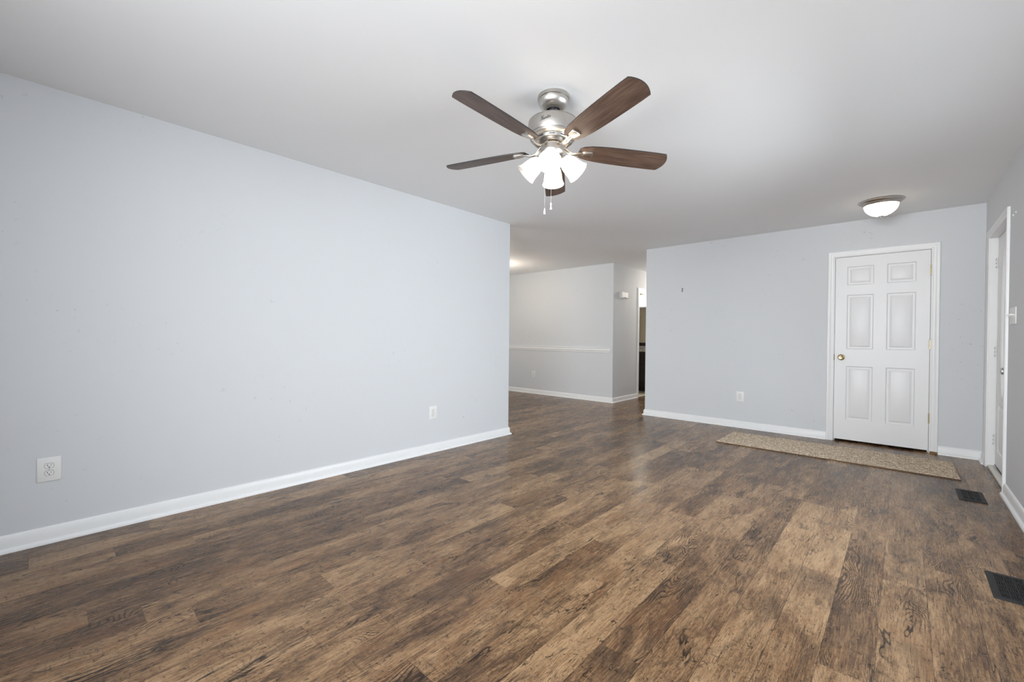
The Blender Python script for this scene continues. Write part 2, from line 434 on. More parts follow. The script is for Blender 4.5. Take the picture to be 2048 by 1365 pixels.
CAS = [(0, 0), (0, 0.009), (0.004, 0.0115), (0.012, 0.0115), (0.016, 0.010), (0.034, 0.013), (0.040, 0.0165), (0.052, 0.018), (0.059, 0.017), (0.062, 0.013), (0.062, 0)]
def casing(name, a, b, z, plane, axis, out, zb=(0, 0)):
    """moulded frame around an opening from a to b along axis, top z, lying on plane, sticking out along out"""
    bm = bmesh.new(); ax = Vector(axis); ov = Vector(out)
    base = Vector(plane)
    P = [base+ax*a+Vector((0, 0, zb[0])), base+ax*a+Vector((0, 0, z)), base+ax*b+Vector((0, 0, z)), base+ax*b+Vector((0, 0, zb[1]))]
    O = [-ax, -ax+Vector((0, 0, 1)), ax+Vector((0, 0, 1)), ax]
    sweep(bm, P, CAS, O, ov)
    return struct(finish(name, bm, M_TRIM, angle=40))
casing('trim_1', DX0, DX1, DZ, (0, YB, 0), (1, 0, 0), (0, -1, 0), (0, 0.022))
casing('trim_2', FY0, FY1, FZ, (XR, 0, 0), (0, 1, 0), (-1, 0, 0))
casing('trim_3', BY0, BY1, BZ, (XH, 0, 0), (0, 1, 0), (1, 0, 0))
# jamb linings with door stops
def jambs(name, boxes):
    bm = bmesh.new()
    for b in boxes: box(bm, *b, bevel=0.0015, seg=1)
    return struct(finish(name, bm, M_TRIM))
JT = 0.004
jambs('trim_4', [(DX0-0.001, DX0+JT, YB-0.001, YB+T, 0, DZ), (DX1-JT, DX1+0.001, YB-0.001, YB+T, 0, DZ), (DX0, DX1, YB-0.001, YB+T, DZ-JT, DZ+0.001),
                 (DX0, DX0+0.014, YB+0.045, YB+0.08, 0, DZ), (DX1-0.014, DX1, YB+0.045, YB+0.08, 0, DZ)])
jambs('trim_5', [(XR-0.001, XR+RT, FY1-0.004, FY1+0.001, 0, FZ), (XR-0.001, XR+RT, FY0-0.001, FY0+0.004, 0, FZ), (XR-0.001, XR+RT, FY0, FY1, FZ-0.004, FZ+0.001)])
jambs('trim_6', [(XH-T, XH+0.001, BY0-0.001, BY0+0.012, 0, BZ), (XH-T, XH+0.001, BY1-0.012, BY1+0.001, 0, BZ), (XH-T, XH+0.001, BY0, BY1, BZ-0.012, BZ+0.001)])
# chair rail on the dining wall
bm = bmesh.new()
RAIL = [(0, 0.872), (0.010, 0.874), (0.013, 0.884), (0.012, 0.896), (0.016, 0.902), (0.022, 0.912), (0.022, 0.926), (0.017, 0.934), (0.017, 0.940), (0.024, 0.946), (0.026, 0.953), (0.022, 0.957), (0, 0.957)]
sweep(bm, [(-6.6, YD, 0), (-3.772, YD, 0)], RAIL, [Vector((0, -1, 0))]*2, Vector((0, 0, 1)))
struct(finish('trim_7', bm, M_TRIM, angle=40))
# front door sill and weather strip
bm = bmesh.new()
box(bm, XR+0.002, XR+0.047, FY0+0.004, FY1-0.004, 0.0, 0.022, 0.004)
struct(finish('trim_8', bm, plain('worn_white_threshold', (0.70, 0.68, 0.63), 0.45, var=0.1, vscale=20)))
# bathroom threshold strip
bm = bmesh.new()
box(bm, XH-0.075, XH-0.002, BY0+0.012, BY1-0.012, 0.0, 0.014, 0.005)
struct(finish('trim_9', bm, plain('cream_marble_threshold', srgb(206, 198, 182), 0.3, var=0.08, vscale=14)))

# ------------------------------------------------------------------ windows behind the camera
def window(name, M, w, h, cols):
    """local: x along the wall, z up, y outward to the outside, opening from 0..w, 0..h"""
    bm = bmesh.new(); f = 0.055
    box(bm, 0, f, 0.03, 0.09, 0, h, 0.004, 1, M); box(bm, w-f, w, 0.03, 0.09, 0, h, 0.004, 1, M)
    box(bm, f, w-f, 0.03, 0.09, 0, f, 0.004, 1, M); box(bm, f, w-f, 0.03, 0.09, h-f, h, 0.004, 1, M)
    root = struct(finish(name, bm, M_TRIM))
    bm = bmesh.new()
    for k in range(1, cols):
        x = w*k/cols; box(bm, x-0.03, x+0.03, 0.035, 0.085, f, h-f, 0.004, 1, M)
    box(bm, f, w-f, 0.04, 0.08, h/2-0.02, h/2+0.02, 0.004, 1, M)
    finish('window_sash', bm, M_TRIM, root)
    bm = bmesh.new(); box(bm, f, w-f, 0.058, 0.062, f, h-f, 0, 1, M)
    finish('window_pane', bm, M_GLASS, root, smooth=False)
    bm = bmesh.new(); box(bm, -0.06, w+0.06, -0.035, 0.03, -0.03, 0.0, 0.004, 2, M)
    finish('window_sill', bm, M_TRIM, root)
window('window_1', Matrix.Translation((XR, WY1, WZ0)) @ Matrix.Rotation(-pi/2, 4, 'Z'), WY1-WY0, WZ1-WZ0, 3)
window('window_added', Matrix.Translation((RX1, Y0, RZ0)) @ Matrix.Rotation(pi, 4, 'Z'), RX1-RX0, RZ1-RZ0, 3)  # unseen window added to carry the rear fill light

# ------------------------------------------------------------------ doors
def panel_slab(bm, x0, x1, z0, z1, thick, cols, rows, M):
    """slab with moulded raised panels; local x across, z up, front face y=0 looking to -y"""
    xs = sorted({x0, x1, *[c for p in cols for c in p]}); zs = sorted({z0, z1, *[c for p in rows for c in p]})
    vs = []
    def quad(pts):
        q = [bm.verts.new(p) for p in pts]; vs.extend(q); bm.faces.new(q)
    rings = [(0, 0), (0.004, 0.0045), (0.010, 0.0085), (0.024, 0.0085), (0.040, 0.0025), (0.043, 0.0015)]
    for a, b in zip(xs, xs[1:]):
        for c, d in zip(zs, zs[1:]):
            if (a, b) in cols and (c, d) in rows:
                rr = [[(a+o, y, c+o), (b-o, y, c+o), (b-o, y, d-o), (a+o, y, d-o)] for o, y in rings]
                for p, q in zip(rr, rr[1:]):
                    for k in range(4):
                        quad([p[k], p[(k+1) % 4], q[(k+1) % 4], q[k]])
                quad(rr[-1])
            else: quad([(a, 0, c), (b, 0, c), (b, 0, d), (a, 0, d)])
    quad([(x0, thick, z0), (x0, thick, z1), (x1, thick, z1), (x1, thick, z0)])
    # edges follow the grid so the slab is closed
    for a, b in zip(xs, xs[1:]):
        quad([(a, 0, z0), (a, thick, z0), (b, thick, z0), (b, 0, z0)]); quad([(a, 0, z1), (b, 0, z1), (b, thick, z1), (a, thick, z1)])
    for c, d in zip(zs, zs[1:]):
        quad([(x0, 0, c), (x0, 0, d), (x0, thick, d), (x0, thick, c)]); quad([(x1, 0, c), (x1, thick, c), (x1, thick, d), (x1, 0, d)])
    bmesh.ops.transform(bm, matrix=M, verts=vs)
def knob(parent, M, mat, name='door_knob', push=False):
    """axis along local +z"""
    bm = bmesh.new()
    lathe(bm, [(0, 0), (0.033, 0), (0.034, 0.003), (0.031, 0.007), (0.020, 0.010), (0.012, 0.013), (0.011, 0.030), (0.016, 0.036),
               (0.025, 0.042), (0.0275, 0.050), (0.026, 0.058), (0.020, 0.062), (0.012, 0.0605), (0, 0.060)], 32, M)
    k = finish(name, bm, mat, parent)
    if push:
        bm = bmesh.new(); lathe(bm, [(0, 0.059), (0.006, 0.060), (0.006, 0.066), (0.004, 0.0675), (0, 0.068)], 16, M)
        finish('privacy_button', bm, mat, k)
    return k
def hinge(parent, x, y, z, mat, axis_leaf):
    bm = bmesh.new()
    for k in range(5):
        lathe(bm, [(0, 0), (0.0062, 0.0005), (0.0062, 0.0185), (0, 0.019)], 12, Matrix.Translation((x, y, z-0.049+k*0.0196)))
    lathe(bm, [(0, 0), (0.004, 0.001), (0.0045, 0.004), (0, 0.006)], 10, Matrix.Translation((x, y, z+0.049)))
    h = finish('hinge', bm, mat, parent)
    bm = bmesh.new(); a = axis_leaf
    box(bm, x+a[0], x+a[1], y+a[2], y+a[3], z-0.046, z+0.046, 0.0005, 1)
    finish('hinge_leaf', bm, mat, h)
# closet door in the back wall
bm = bmesh.new()
SX0, SX1 = DX0+0.0065, DX1-0.0075
panel_slab(bm, SX0, SX1, 0.024, DZ-0.0065, 0.035, [(-0.468, -0.240), (-0.135, 0.092)], [(0.246, 0.842), (1.030, 1.630), (1.737, 1.941)],
           Matrix.Translation((0, YB+0.006, 0)))
d1 = struct(finish('door_1', bm, M_DOOR, angle=20))
knob(d1, Matrix.Translation((-0.511, YB+0.006, 0.938)) @ Matrix.Rotation(pi/2, 4, 'X'), M_BRASS, push=True)
for z in (1.840, 1.092, 0.347): hinge(d1, DX1-0.004, YB-0.004, z, M_BRASS, (-0.004, 0.004, 0.002, 0.02))
bm = bmesh.new(); box(bm, DX0-0.001, DX0+0.0048, YB-0.004, YB+0.03, 0.905, 0.972, 0.001, 1)
finish('strike_plate', bm, plain('tarnished_brass', (0.16, 0.13, 0.08), 0.4, metal=1.0), d1)
bm = bmesh.new(); box(bm, DX1+0.004, DX1+0.06, YB-0.012, YB-0.001, 0, 0.022)
finish('bare_casing_end', bm, M_GROUNDWOOD, d1)['label'] = 'bare wood end below the door frame'

# front door in the right wall (white with oval light)
FX = XR+0.049
bm = bmesh.new()
# local x -> -y (world), local -y -> -x
MF = Matrix.Translation((FX, (FY0+FY1)/2, 0)) @ Matrix.Rotation(-pi/2, 4, 'Z')
hw = (FY1-FY0)/2-0.006
panel_slab(bm, -hw, hw, 0.026, FZ-0.007, 0.044, [(-0.33, -0.05), (0.05, 0.33)], [(0.16, 0.58)], MF)
d2 = struct(finish('door_2', bm, M_DOOR, angle=20))
def oval(bm, a, b, prof, M, seg=72):
    rings = []
    for o, h in prof:
        rings.append([bm.verts.new(M @ Vector(((a+o)*cos(2*pi*k/seg), -h, (b+o)*sin(2*pi*k/seg)))) for k in range(seg)])
    for A, B in zip(rings, rings[1:]):
        for k in range(seg): bm.faces.new((A[k], A[(k+1) % seg], B[(k+1) % seg], B[k]))
    return rings
MO = MF @ Matrix.Translation((0.04, 0, 1.27))
bm = bmesh.new(); oval(bm, 0.125, 0.60, [(-0.004, -0.004), (-0.004, 0.012), (0.003, 0.019), (0.014, 0.021), (0.024, 0.015), (0.032, 0.013), (0.037, 0.006), (0.038, -0.002)], MO)
ov = finish('oval_moulding', bm, M_TRIM, d2, angle=50)
bm = bmesh.new(); r = oval(bm, 0.125, 0.60, [(-0.003, 0.004)], MO); bm.faces.new(r[0])
finish('oval_glass', bm, M_FROST, ov, smooth=False)
KY = FY0+0.135
knob(d2, Matrix.Translation((FX, KY, 0.90)) @ Matrix.Rotation(-pi/2, 4, 'Y'), M_STEEL)
bm = bmesh.new()
lathe(bm, [(0, 0), (0.030, 0), (0.030, 0.010), (0.024, 0.016), (0, 0.017)], 28, Matrix.Translation((FX, KY, 1.05)) @ Matrix.Rotation(-pi/2, 4, 'Y'))
box(bm, FX-0.034, FX-0.015, KY-0.003, KY+0.003, 1.033, 1.067, 0.002)
finish('deadbolt', bm, M_STEEL, d2)
for z in (1.825, 1.035, 0.25):
    hinge(d2, FX-0.006, FY1-0.011, z, M_TRIM, (-0.03, 0.006, 0.0045, 0.0068))
    hh = [o for o in d2.children if o.name.startswith('hinge')][-1]
    for q in (-0.034, 0.0, 0.034):
        bm = bmesh.new(); box(bm, FX-0.014, FX-0.0045, FY1-0.0078, FY1-0.0062, z+q-0.008, z+q+0.008, 0.0007, 1)
        finish('hinge_screw', bm, M_DARK, hh)
bm = bmesh.new(); box(bm, FX-0.003, FX, FY0+0.01, FY1-0.01, 0.026, 0.034, 0.001, 1)
finish('door_sweep', bm, M_BLACKRUBBER, d2)

# ------------------------------------------------------------------ ceiling fan
PX, PY = -1.4277, 1.8850                       # canopy centre on the ceiling
FO = Vector((-1.43495, 1.88831, 2.16058))      # hub centre in the blade plane
gx, gy = 0.01165851, -0.0465217                # the fan hangs a little out of plumb
TILT = Vector((0, 0, 1)).rotation_difference(Vector((-gx, -gy, 1)).normalized()).to_matrix().to_4x4()
FM = Matrix.Translation(FO) @ TILT             # fan space (z along the shaft) -> world
fan = thing('ceiling_fan', 'brushed nickel ceiling fan with five dark wood blades and four white glass shades', 'ceiling fan', (PX, PY, H))
RW = fan.matrix_basis.inverted()
def fanpart(name, bm, mat, parent=None, angle=35, world=False):
    bmesh.ops.transform(bm, matrix=(RW if world else RW @ FM), verts=bm.verts)
    return finish(name, bm, mat, parent or fan, angle=angle)
bm = bmesh.new()
lathe(bm, [(0, 0.0), (0.086, 0.0), (0.0868, -0.004), (0.0868, -0.018), (0.0845, -0.0205), (0.0815, -0.021), (0.0815, -0.023), (0.0835, -0.0235), (0.083, -0.030), (0.078, -0.043),
           (0.068, -0.058), (0.057, -0.067), (0.048, -0.071), (0.037, -0.072), (0.035, -0.070), (0.036, -0.050), (0, -0.05)], 56, Matrix.Translation((PX, PY, H)))
canopy = fanpart('canopy', bm, M_NICKEL, world=True)
bm = bmesh.new()
lathe(bm, [(0, 0.255), (0.018, 0.253), (0.029, 0.242), (0.0335, 0.228), (0.030, 0.214), (0.020, 0.205), (0, 0.203)], 32, FM)
fanpart('hanger_ball', bm, M_BLACKRUBBER, canopy, world=True)
bm = bmesh.new(); lathe(bm, [(0, 0.24), (0.0125, 0.24), (0.0125, 0.155), (0, 0.155)], 24)
fanpart('downrod', bm, M_NICKEL)
bm = bmesh.new()
lathe(bm, [(0, 0.176), (0.022, 0.176), (0.026, 0.172), (0.030, 0.163), (0.060, 0.161), (0.105, 0.154), (0.128, 0.144), (0.1345, 0.140), (0.1345, 0.1375), (0.1325, 0.137), (0.1325, 0.1355),
           (0.1355, 0.135), (0.1365, 0.130), (0.134, 0.095), (0.128, 0.072), (0.126, 0.066), (0.1235, 0.0655), (0.1235, 0.0635), (0.126, 0.063), (0.124, 0.054), (0.112, 0.046),
           (0.105, 0.044), (0.103, 0.041), (0.098, 0.030), (0.092, 0.028), (0.085, 0.030), (0.060, 0.032), (0, 0.033)], 72)
motor = fanpart('motor_housing', bm, M_NICKEL)
for k in range(10):            # cooling slots around the lower band
    a = radians(-52.8-2+36*k)
    bm = bmesh.new()
    box(bm, 0.094, 0.1035, -0.015, 0.015, 0.0345, 0.0385, 0.001, 1, Matrix.Rotation(a, 4, 'Z'))
    fanpart('vent_slot', bm, M_DARK, motor)
# script lettering on the housing
# cursive strokes on a 0..20 x 0..8 field, slanted while wrapping them round the housing
def cubic(P, n=10):
    out = []
    for a, b, c, d in zip(P, P[1:], P[2:], P[3:]):      # Catmull-Rom through the points
        for q in range(n):
            t = q/n
            out.append(tuple(0.5*((2*b[k])+(-a[k]+c[k])*t+(2*a[k]-5*b[k]+4*c[k]-d[k])*t*t+(-a[k]+3*b[k]-3*c[k]+d[k])*t**3) for k in (0, 1)))
    return out+[P[-2]]
def stroke(P): return cubic([P[0]]+P+[P[-1]])
STROKES = [
    [(0.2, 5.6), (0.9, 6.8), (1.7, 7.0), (1.7, 4.5), (1.4, 1.6), (0.7, 0.3), (0.0, 0.8)],                     # H, first stem with a curl
    [(4.9, 7.8), (4.3, 6.4), (3.9, 3.6), (3.9, 0.9), (4.5, 0.1), (5.3, 0.9)],                                # H, second stem
    [(1.0, 3.2), (2.2, 3.9), (3.4, 4.0), (4.4, 4.4)],                                                         # H, bar
    [(5.3, 0.9), (5.9, 3.2), (5.9, 1.2), (6.6, 0.3), (7.4, 1.2), (7.8, 3.2), (7.7, 0.9), (8.3, 0.2), (8.9, 1.6), (9.2, 3.2),
     (9.1, 0.3), (9.5, 2.2), (10.3, 3.2), (10.9, 2.4), (10.9, 0.6), (11.6, 0.2), (12.4, 2.0), (13.0, 5.6), (12.7, 2.0), (13.0, 0.3), (13.9, 0.6),
     (14.9, 2.0), (15.6, 3.0), (15.0, 3.3), (14.5, 1.7), (15.2, 0.2), (16.3, 0.9), (17.1, 3.0), (17.7, 3.2), (17.6, 1.2), (18.2, 0.3), (19.4, 1.0)],   # u n t e r
    [(11.9, 3.8), (13.0, 4.1), (14.2, 4.2)]]                                                                   # t, bar
bm = bmesh.new(); ca = radians(-70.0); U = 0.0030
for P in STROKES:
    pts = []
    for px_, py_ in stroke(P):
        lx, ly = (px_-9.7+py_*0.35)*U, (py_-3.0)*U*0.95
        hz = 0.106+ly+lx*0.20; r0 = 0.1348+(hz-0.095)*0.06; a = ca+lx/0.135
        pts.append((r0*cos(a), r0*sin(a), hz))
    tube(bm, pts, 0.00075, 6)
fanpart('lettering', bm, plain('dark_print', (0.03, 0.03, 0.03), 0.6), motor, angle=60)
# rotating hub, switch housing
bm = bmesh.new()
lathe(bm, [(0, 0.034), (0.060, 0.034), (0.062, 0.030), (0.062, 0.022), (0.052, 0.019), (0.047, 0.017), (0.047, 0.012), (0, 0.012)], 48)
fanpart('rotor_hub', bm, M_NICKEL)
bm = bmesh.new()
lathe(bm, [(0, 0.0165), (0.060, 0.0165), (0.0640, 0.0145), (0.0645, 0.011), (0.0620, 0.009), (0.0610, -0.016), (0.0630, -0.018), (0.0625, -0.022), (0.056, -0.034), (0.044, -0.047),
           (0.036, -0.056), (0.034, -0.064), (0.024, -0.074), (0.012, -0.079), (0.010, -0.086), (0, -0.089)], 56)
switch = fanpart('switch_housing', bm, M_NICKEL)
# blades
TH0 = radians(-19.0744); PITCH = radians(-13.45)
edge = [(0.152, 0.030), (0.172, 0.045), (0.215, 0.0545), (0.26, 0.0600), (0.32, 0.0640), (0.40, 0.0665), (0.50, 0.0678), (0.60, 0.0680), (0.646, 0.0676)]
tip = [(0.646+0.026*(1-(k/6.0)**2), 0.0676*k/6.0) for k in range(5, -6, -1)]
outline = [(x, w) for x, w in edge] + tip + [(x, -w) for x, w in reversed(edge)]
def rounded(o, z):
    return o
for k in range(5):
    MB = Matrix.Rotation(TH0+2*pi*k/5, 4, 'Z') @ Matrix.Rotation(PITCH, 4, 'X')
    blade = bpy.data.objects.new('fan_blade', None)
    bm = bmesh.new()
    prism(bm, outline, -0.003, 0.003)
    es = [e for e in bm.edges if abs(e.verts[0].co.z-e.verts[1].co.z) < 1e-6]
    bmesh.ops.bevel(bm, geom=es, offset=0.0015, segments=1, affect='EDGES')
    for f in bm.faces:
        if abs(f.normal.z) < 0.5: f.material_index = 1
    bmesh.ops.recalc_face_normals(bm, faces=bm.faces)
    for f in bm.faces:
        f.material_index = 0 if abs(f.normal.z) > 0.9 else 1
        f.smooth = False
    me = bpy.data.meshes.new('fan_blade'); bm.to_mesh(me); bm.free()
    me.materials.append(M_BLADE); me.materials.append(M_BLADE_EDGE)
    blade = bpy.data.objects.new('fan_blade', me); link(blade, fan)
    blade.matrix_basis = RW @ FM @ MB
    # blade iron: medallion and arm (local to the blade)
    bm = bmesh.new()
    ol = [(0.168, -0.013), (0.168, 0.013), (0.182, 0.021), (0.222, 0.0275), (0.228, 0.024), (0.2335, 0.012), (0.235, 0), (0.2335, -0.012), (0.228, -0.024), (0.222, -0.0275), (0.182, -0.021)]
    levels = [(1.0, -0.003), (1.0, -0.008), (0.86, -0.0105), (0.80, -0.0105), (0.74, -0.0145), (0.60, -0.0155)]
    cx = 0.202; rings = []
    for s, z in levels:
        rings.append([bm.verts.new((cx+(x-cx)*s, y*s, z)) for x, y in ol])
    for A, B in zip(rings, rings[1:]):
        for q in range(len(ol)): bm.faces.new((A[q], A[(q+1) % len(ol)], B[(q+1) % len(ol)], B[q]))
    bm.faces.new(rings[0]); bm.faces.new(rings[-1])
    pts = [(0.056, 0, 0.022), (0.072, 0, 0.010), (0.090, 0, -0.010), (0.110, 0, -0.0185), (0.135, 0, -0.0165), (0.155, 0, -0.0105), (0.172, 0, -0.009)]
    tube(bm, pts, [0.006, 0.006, 0.0058, 0.0055, 0.0055, 0.0055, 0.005], 10, flat=2.3)
    bmesh.ops.recalc_face_normals(bm, faces=bm.faces)
    for f in bm.faces: f.smooth = True
    for e in bm.edges:
        if len(e.link_faces) == 2 and e.calc_face_angle(0) > radians(30): e.smooth = False
    me = bpy.data.meshes.new('blade_iron'); bm.to_mesh(me); bm.free(); me.materials.append(M_NICKEL)
    iron = bpy.data.objects.new('blade_iron', me); link(iron, blade)
    # the rotating flange between hub and blade irons
# light kit: four arms with glass shades
AZ0 = radians(-52.8-4)
for k in range(4):
    az = AZ0+k*pi/2
    tl = radians(46)
    d = Vector((cos(az)*sin(tl), sin(az)*sin(tl), -cos(tl)))
    neck = Vector((cos(az)*0.058, sin(az)*0.058, -0.055))
    MS = Matrix.Translation(neck) @ d.to_track_quat('Z', 'Y').to_matrix().to_4x4()
    bm = bmesh.new()
    tube(bm, [(cos(az)*0.030, sin(az)*0.030, -0.036), (cos(az)*0.046, sin(az)*0.046, -0.042), neck-d*0.004, neck+d*0.006], [0.010, 0.011, 0.013, 0.014], 14)
    lathe(bm, [(0, -0.002), (0.020, -0.002), (0.027, 0.004), (0.0285, 0.012), (0.0275, 0.016), (0, 0.016)], 28, MS)
    arm = fanpart('light_arm', bm, M_NICKEL)
    bm = bmesh.new()
    pr = [(0.0255, 0.008), (0.030, 0.014), (0.0385, 0.026), (0.0450, 0.042), (0.0490, 0.062), (0.0515, 0.084), (0.0545, 0.102), (0.0590, 0.114), (0.0620, 0.120),
          (0.0605, 0.1215), (0.0570, 0.1145), (0.0525, 0.1025), (0.0495, 0.084), (0.0470, 0.062), (0.0430, 0.042), (0.0365, 0.027), (0.028, 0.016), (0.0235, 0.010)]
    lathe(bm, pr, 44, MS)
    lit = k != 3
    sh = fanpart('glass_shade', bm, M_SHADE if lit else M_SHADE_DIM, arm, angle=60)
    sh['label'] = 'glowing white glass shade' if lit else 'unlit white glass shade with a faint added glow'
    bm = bmesh.new()
    lathe(bm, [(0, 0.016), (0.010, 0.017), (0.0125, 0.032), (0.020, 0.050), (0.024, 0.064), (0.022, 0.077), (0.013, 0.086), (0, 0.089)], 24, MS)
    fanpart('light_bulb', bm, M_BULB if lit else M_SHADE_DIM, arm)
    if lit: point('fan_bulb_light', FM @ (neck+d*0.098), 1.5, WARM, 0.02)
# pull chains hang plumb
def chain(px, py, ztop, zbot, fob):
    bm = bmesh.new(); n = int((ztop-zbot)/0.0042)
    tube(bm, [(px, py, ztop), (px, py, zbot)], 0.0006, 6)
    for q in range(n):
        bmesh.ops.create_icosphere(bm, subdivisions=1, radius=0.0013, matrix=Matrix.Translation((px, py, ztop-q*0.0042)))
    c = fanpart('pull_chain', bm, M_STEEL, switch, world=True)
    bm = bmesh.new()
    if fob == 0: pr = [(0, 0), (0.0018, -0.001), (0.0028, -0.006), (0.0050, -0.020), (0.0058, -0.031), (0.0050, -0.036), (0, -0.037)]
    else: pr = [(0, 0), (0.0022, -0.001), (0.0042, -0.006), (0.0046, -0.012), (0.0030, -0.020), (0.0034, -0.026), (0.0062, -0.034), (0.0060, -0.040), (0, -0.041)]
    lathe(bm, pr, 20, Matrix.Translation((px, py, zbot)))
    fanpart('pull_fob', bm, plain('clear_plastic_fob', (0.82, 0.80, 0.78), 0.15, var=0.1, vscale=90), switch, world=True)
vd = Vector((0.605, -0.796)); rt = Vector((0.796, 0.605))       # towards / across the view, seen from the room corner
cpos = Vector((-1.437, 1.894))
for off, tw, zb, fob in ((-0.040, 0.050, 1.826, 0), (-0.006, 0.0625, 1.8505, 1)):
    q = cpos+rt*off+vd*tw
    chain(q.x, q.y, 2.128, zb, fob)

# ------------------------------------------------------------------ flush dome light
CX, CY = -0.170, 5.325
dome = thing('ceiling_light', 'lit flush dome light with frosted bowl and nickel rim near the front door', 'ceiling light', (CX, CY, H))
bm = bmesh.new()
lathe(bm, [(0, 0), (0.170, 0), (0.172, -0.003), (0.168, -0.007), (0.158, -0.010), (0.153, -0.018), (0.148, -0.024), (0.140, -0.028), (0.136, -0.038), (0.131, -0.042), (0.126, -0.040), (0.124, -0.030), (0, -0.03)], 64)
pan = finish('rim', bm, M_NICKEL, dome)
bm = bmesh.new()
pr = [(0.128*cos(t*pi/2/14), -0.036-0.104*sin(t*pi/2/14)) for t in range(0, 15)]
pr[-1] = (0, -0.140)
lathe(bm, pr, 56)
finish('glass_bowl', bm, M_DOME, dome, angle=60)
bm = bmesh.new()
lathe(bm, [(0, -0.136), (0.020, -0.1385), (0.021, -0.141), (0.012, -0.144), (0.006, -0.147), (0.0085, -0.152), (0.0075, -0.157), (0.003, -0.161), (0, -0.162)], 24)
finish('finial', bm, M_NICKEL, dome)
point('dome_bulb_light', (CX, CY, H-0.080), 9.0, (1.0, 0.93, 0.82), 0.035)

# ------------------------------------------------------------------ outlets and switch
def wallframe(p, normal):
    n = Vector(normal).normalized(); up = Vector((0, 0, 1)); x = up.cross(n)
    m = Matrix((x, up, n)).transposed().to_4x4(); m.translation = Vector(p); return m
def plate_mesh(w, h):
    bm = bmesh.new(); box(bm, -w/2, w/2, -h/2, h/2, 0, 0.006, 0.0025, 3); return bm
def make_outlet(label):
    t = thing('wall_outlet', label, 'outlet', group='white duplex wall outlets')
    pl = finish('cover_plate', plate_mesh(0.090, 0.128), M_PLASTIC, t)
    for s in (1, -1):
        cy = s*0.0195
        bm = bmesh.new(); ol = []
        for q in range(40):
            a = 2*pi*q/40; ol.append((0.0172*cos(a), cy+max(-0.0132, min(0.0132, 0.0172*sin(a)))))
        prism(bm, ol, 0.004, 0.0082)
        rc = finish('receptacle', bm, M_PLASTIC, t)
        bm = bmesh.new(); ol2 = [(x*1.07, cy+(y-cy)*1.09) for x, y in ol]
        prism(bm, ol2, 0.0040, 0.0063); finish('receptacle_gap', bm, plain('shadow_gap', (0.10, 0.10, 0.10), 0.7), rc)
        bm = bmesh.new()
        box(bm, -0.0077, -0.0055, cy-0.001, cy+0.0078, 0.0078, 0.0085); box(bm, 0.0057, 0.0075, cy, cy+0.0066, 0.0078, 0.0085)
        lathe(bm, [(0, 0.0078), (0.0027, 0.0078), (0.0027, 0.0085), (0, 0.0085)], 12, Matrix.Translation((0, cy-0.0072, 0)))
        finish('slot_dark', bm, M_DARK, rc, smooth=False)  # solid dark blocks standing for the shade in the pin holes
    bm = bmesh.new(); lathe(bm, [(0, 0.0055), (0.003, 0.0058), (0.0028, 0.0072), (0, 0.0076)], 14)
    finish('screw', bm, M_STEEL, t)
    return t
def copy_tree(o, parent=None):
    c = o.copy(); scene.collection.objects.link(c)
    if parent is not None: c.parent = parent
    for ch in list(o.children): copy_tree(ch, c)
    return c
o1 = make_outlet('white duplex outlet low on the left wall, largest and nearest at far left')
spots = [((XL, 0.0315, 0.394), (1, 0, 0), None),
         ((XL, 2.580, 0.385), (1, 0, 0), 'white duplex outlet low on the left wall near its far free end'),
         ((-1.534, YB, 0.396), (0, -1, 0), 'white duplex outlet on the back wall left of the white panel door'),
         ((-5.506, YD, 0.393), (0, -1, 0), 'small white outlet under the chair rail in the far dining area')]
for p, nrm, lab in spots:
    o = o1 if lab is None else copy_tree(o1)
    o.matrix_basis = wallframe(p, nrm)
    if lab: o['label'] = lab
    if lab and 'dining' in lab: o.scale = (0.9, 1, 1)
sw = thing('light_switch', 'white toggle light switch plate on the right wall beside the front door', 'light switch')
finish('switch_plate', plate_mesh(0.210, 0.117), M_PLASTIC, sw)
for k in range(4):
    x = -0.069+0.046*k
    bm = bmesh.new()
    box(bm, x-0.0055, x+0.0055, -0.012, 0.012, 0.004, 0.0075, 0.001, 1)
    box(bm, -0.0042, 0.0042, -0.0045, 0.0045, 0.0, 0.021, 0.0015, 2, Matrix.Translation((x, 0.001, 0.005)) @ Matrix.Rotation(radians(-24), 4, 'X'))
    finish('toggle', bm, M_PLASTIC, sw)
sw.matrix_basis = wallframe((XR, 4.577, 1.308), (-1, 0, 0))

# ------------------------------------------------------------------ small wall things
ch = thing('door_chime', 'white doorbell chime box high on the hallway wall', 'door chime')
bm = bmesh.new()
n = 14; ol = [(-0.115, 0.05), (0.115, 0.05)] + [(0.115-0.23*q/n, -0.055+0.016*sin(pi*q/n)) for q in range(n+1)]
prism(bm, list(reversed(ol)), 0.0, 0.050)
bmesh.ops.bevel(bm, geom=[e for e in bm.edges if e.verts[0].co.z > 0.04 and e.verts[1].co.z > 0.04], offset=0.006, segments=2, affect='EDGES')
finish('chime_cover', bm, M_PLASTIC, ch)
bm = bmesh.new(); box(bm, -0.121, 0.121, -0.046, 0.054, 0, 0.012, 0.003)
finish('back_plate', bm, M_PLASTIC, ch)
ch.matrix_basis = wallframe((XH, 7.045, 1.902), (1, 0, 0))

